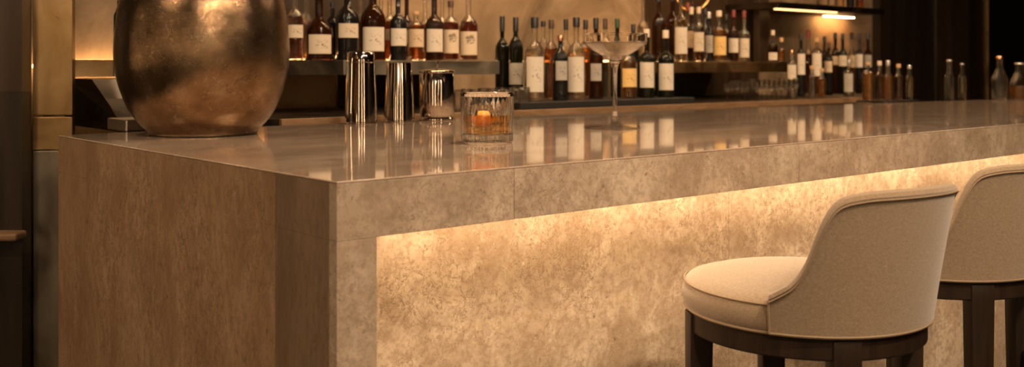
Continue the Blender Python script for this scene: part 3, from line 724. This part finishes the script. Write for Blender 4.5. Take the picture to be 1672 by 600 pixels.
# shelf end right of the post
bottle(1262, 17, 50, 68, 76, (86, 101, 50), NA, ZS, 'red', 'cream', 'white', 'red bottle with white label just right of the brown post', GD)
bottle(1276, 12, 62, 78, 86, None, NA, ZS, 'gold', 'cork', None, 'small golden bottle at the right end of the shelf', GD)
Db = [
 (1293, 15, 82, 98, 106, (106, 130, 60), 1.50, 'clear', 'copper', 'white', 'copper-capped clear bottle with a white label low in the alcove'),
 (1308, 13, 56, 80, 88, (88, 122, 62), 1.62, 'black', 'black', 'white', 'tall black bottle with long white label in the alcove'),
 (1320, 13, 50, 78, 90, None, 1.74, 'red', 'red', None, 'unlabelled red bottle between the two long white labels'),
 (1334, 17, 62, 78, 86, (87, 124, 55), 1.60, 'amber', 'cork', 'white', 'amber bottle with long pale label in the alcove middle'),
 (1346, 13, 60, 82, 92, None, 1.78, 'dark', 'black', None, 'dark bottle behind, right of the long pale label'),
 (1353, 14, 70, 90, 98, (100, 118, 55), 1.60, 'black', 'brown', 'tan', 'black bottle with tan label, fourth label from the alcove right'),
 (1364, 13, 54, 78, 90, (92, 106, 55), 1.72, 'dark', 'black', 'tan', 'tall brown bottle with a tan label in the alcove rear'),
 (1376, 14, 55, 80, 92, (90, 108, 60), 1.66, 'green', 'black', 'cream', 'tall green bottle with a high cream label in the alcove'),
 (1386, 17, 98, 112, 120, (120, 150, 50), 1.44, 'clear', 'silver', 'grey', 'squat clear bottle with grey label at the alcove front'),
 (1391, 13, 54, 80, 92, (90, 110, 58), 1.80, 'amber', 'black', 'tan', 'tall amber bottle with black cap behind the squat clear one'),
 (1403, 13, 54, 80, 90, (88, 110, 60), 1.67, 'black', 'black', 'white', 'tall black bottle with high white label, second from the alcove right'),
 (1417, 13, 54, 80, 90, (90, 110, 58), 1.72, 'dark', 'black', 'grey', 'tall dark bottle with grey label, last at the alcove right'),
 (1326, 12, 108, 120, 128, None, 1.42, 'clear', 'cork', None, 'low clear bottle before the long pale label'),
 (1342, 13, 112, 124, 132, None, 1.42, 'gold', 'cork', None, 'low golden bottle at the front of the alcove'),
]
for cx, w_, yc, yn, ys, lab, N, col, cap, lc_, tx in Db:
    bottle(cx, w_, yc, yn, ys, lab, N, ZC, col, cap, lc_, tx, GD, off=random.uniform(-8, 8))
GU = 'bottles on the overhead alcove shelf'
for cx, w_, col, tx in ((1358, 14, 'clear', 'clear bottle on the overhead alcove shelf, first from the left'), (1372, 14, 'pale', 'pale bottle on the overhead alcove shelf, second from the left'),
                    (1388, 13, 'black', 'black bottle on the overhead alcove shelf'), (1403, 14, 'amber', 'amber bottle on the overhead alcove shelf, last to the right')):
    bottle(cx, w_, -75, -45, -34, None, 1.84, ZU, col, 'black', None, tx, GU)
# teal bottle at the left
bottle(196, 20, -8, 12, 30, None, 1.72, ZS, 'teal', 'cream', None, 'teal bottle on the shelf beside the vase left edge', 'lone teal bottle')

# amber bottles on a tray on the far end of the bar top
pt, dt = at_y(1450, 166.0)
tr = tag(prism('serving_tray', [(-.13, -.07), (.13, -.07), (.14, -.06), (.14, .06), (.13, .07), (-.13, .07), (-.14, .06), (-.14, -.06)], 0, .006, mat('black_tray', (.01, .008, .006), .4), None, .0015), 'thin black tray under the amber bottles at the far bar end', 'tray')
GT = 'small amber bottles on the black tray'
S0 = (pt - W(0, 0)).to_2d(); sT = S0.dot(U); nT_ = S0.dot(NN)
tr.location = W(sT, nT_, TOPZ); tr.rotation_euler = (0, 0, ANG)
for cx, w_, yc, ys, col, cap, dn, tx in ((1417, 18, 102, 122, 'gold', 'cork', -.02, 'widest golden bottle, at the left of the black tray'), (1436, 15, 100, 126, 'amber', 'cream', .025, 'cream-capped amber bottle on the black tray'),
                              (1450, 15, 99, 128, 'gold', 'silver', -.02, 'silver-topped golden bottle mid tray'), (1467, 13, 105, 128, 'amber', 'cork', -.015, 'slender amber bottle, second from the right on the tray'), (1485, 12, 107, 130, 'pale', 'silver', .0, 'pale bottle at the right end of the black tray')):
    N_ = nT_+dn
    bottle(cx, w_, yc, ys-9, ys, None, N_, TOPZ+.0062, col, cap, None, tx, GT, neckw=.34)
GC = 'clear bottles on the far end of the bar top'
bottle(1550, 15, 98, 118, 130, None, None, 163.5, 'clear', 'silver', None, 'slim clear bottle at the far bar end, left of a similar one', GC, fill=.45, neckw=.5, capn=.006)
bottle(1571, 13, 104, 120, 126, None, None, 163.0, 'pale', 'silver', None, 'slim amber-tinted bottle beside the slim clear one', GC, fill=.8, neckw=.38, capn=.005)
bottle(1632, 25, 92, 112, 134, None, None, 163.5, 'clear', 'copper', None, 'clear decanter with copper stopper near the right edge', GC, fill=.35, neckw=.38, capn=.014)
bottle(1664, 29, 103, 118, 142, None, None, 163.5, 'gold', 'silver', None, 'rounded golden decanter at the right edge of the picture', GC, fill=.5, neckw=.42, capn=.006)

# ---------------------------------------------------------------- glasses on the back counter
def tumbler(pos, r, h, up, label, group):
    p = [(0, .0), (r*.86, 0), (r*.9, .002), (r, h-.0008), (r-.0008, h), (r-.0018, h-.0006), (r*.88-.0016, .010), (r*.7, .008), (0, .008)]
    if not up: p = [(a_, h-b_) for a_, b_ in p]
    o = link('tumbler', lathe_bm(p, 28), THIN, None, loc=pos); tag(o, label, 'glass', group); return o
for i in range(9):
    cx = 748+i*13.6; N = 1.385 + (.045 if i % 2 else 0)
    s0, d0 = onN(cx, N)
    tumbler(W(s0, N, ZC), 9.5/F*d0, 36/F*d0, False, ['first', 'second', 'third', 'fourth', 'fifth', 'sixth', 'seventh', 'eighth', 'ninth'][i]+' from the left of the upturned clear tumblers behind the whisky glass', 'upturned tumblers behind the whisky glass')
for i in range(15):
    cx = 1188+i*8.0; N = 1.40 + (.07 if i % 2 else 0)
    s0, d0 = onN(cx, N); kk = d0/F
    h = (30+(i % 3)*2)*kk; r = 5.8*kk
    p = [(0, 0), (r*.8, 0), (r*.82, .001), (r*.3, .003), (.0022, .006), (.002, h*.45), (r*.5, h*.52), (r*.95, h*.66), (r, h*.8), (r*.85, h), (r*.82, h), (r*.96, h*.8), (r*.9, h*.67), (r*.4, h*.55), (0, h*.53)]
    o = link('stemmed_glass', lathe_bm(p, 24), THIN, None, loc=W(s0, N, ZC)); tag(o, 'small stemmed glass under the right bottle shelf, '+['first', 'second', 'third', 'fourth', 'fifth', 'sixth', 'seventh', 'eighth', 'ninth', 'tenth', 'eleventh', 'twelfth', 'thirteenth', 'fourteenth', 'fifteenth'][i]+' from the left of its row', 'glass', 'stemmed glasses under the right shelf')

# ---------------------------------------------------------------- fittings for the added ceiling lamps
for i, (loc, tg, pw, sz, c, wh) in enumerate(ADDED_LAMPS):
    e = empty('added_ceiling_lamp', (loc[0], loc[1], CEIL)); tag(e, 'added unseen round brass ceiling lamp '+wh, 'lamp', 'added ceiling lamps')
    link('ring', lathe_bm([(sz*.55, -.0005), (sz*.72, -.0005), (sz*.72, -.008), (sz*.55, -.010), (sz*.55, -.0005)], 32), BRASS, e)

# unseen wall lamps and globe pendants, added for light and reflections in steel and glass
for i, (x, y, wh) in enumerate(((-3.2, -4.47, 'left of the back wall'), (-1.1, -4.47, 'middle-left of the back wall'), (1.6, -4.47, 'middle-right of the back wall'), (4.2, -4.47, 'right of the back wall'), (-4.97, -1.5, 'near end of the left wall'), (-4.97, .8, 'far end of the left wall'))):
    e = empty('added_wall_lamp', (x, y, .55), 0 if y < -4 else -PI/2); tag(e, 'added unseen tall warm tube wall lamp, '+wh, 'lamp', 'added tube wall lamps')
    box('backplate', -.07, .07, -.029, -.01, 0, 1.75, BRASS, e, .004)
    link('tube', lathe_bm([(0, .04), (.06, .04), (.06, 1.71), (0, 1.71)], 24), FILLT, e, loc=(0, .052, 0))
for x, y, z, wh in ((-2.3, -.6, 1.72, 'left of the camera'), (-.35, -1.3, 1.62, 'behind the camera'), (1.7, -.5, 1.62, 'behind the stools')):
    e = empty('added_globe_pendant', (x, y, z)); tag(e, 'added unseen small warm globe pendant hanging '+wh, 'lamp', 'added globe pendants')
    link('globe', lathe_bm(smooth_prof([(0, -.045), (.032, -.032), (.045, 0), (.032, .032), (0, .045)], 5), 24), FILLG, e)
    link('cord', lathe_bm([(0, .043), (.004, .043), (.004, CEIL-z-.0005), (0, CEIL-z-.0005)], 8), DKM, e)
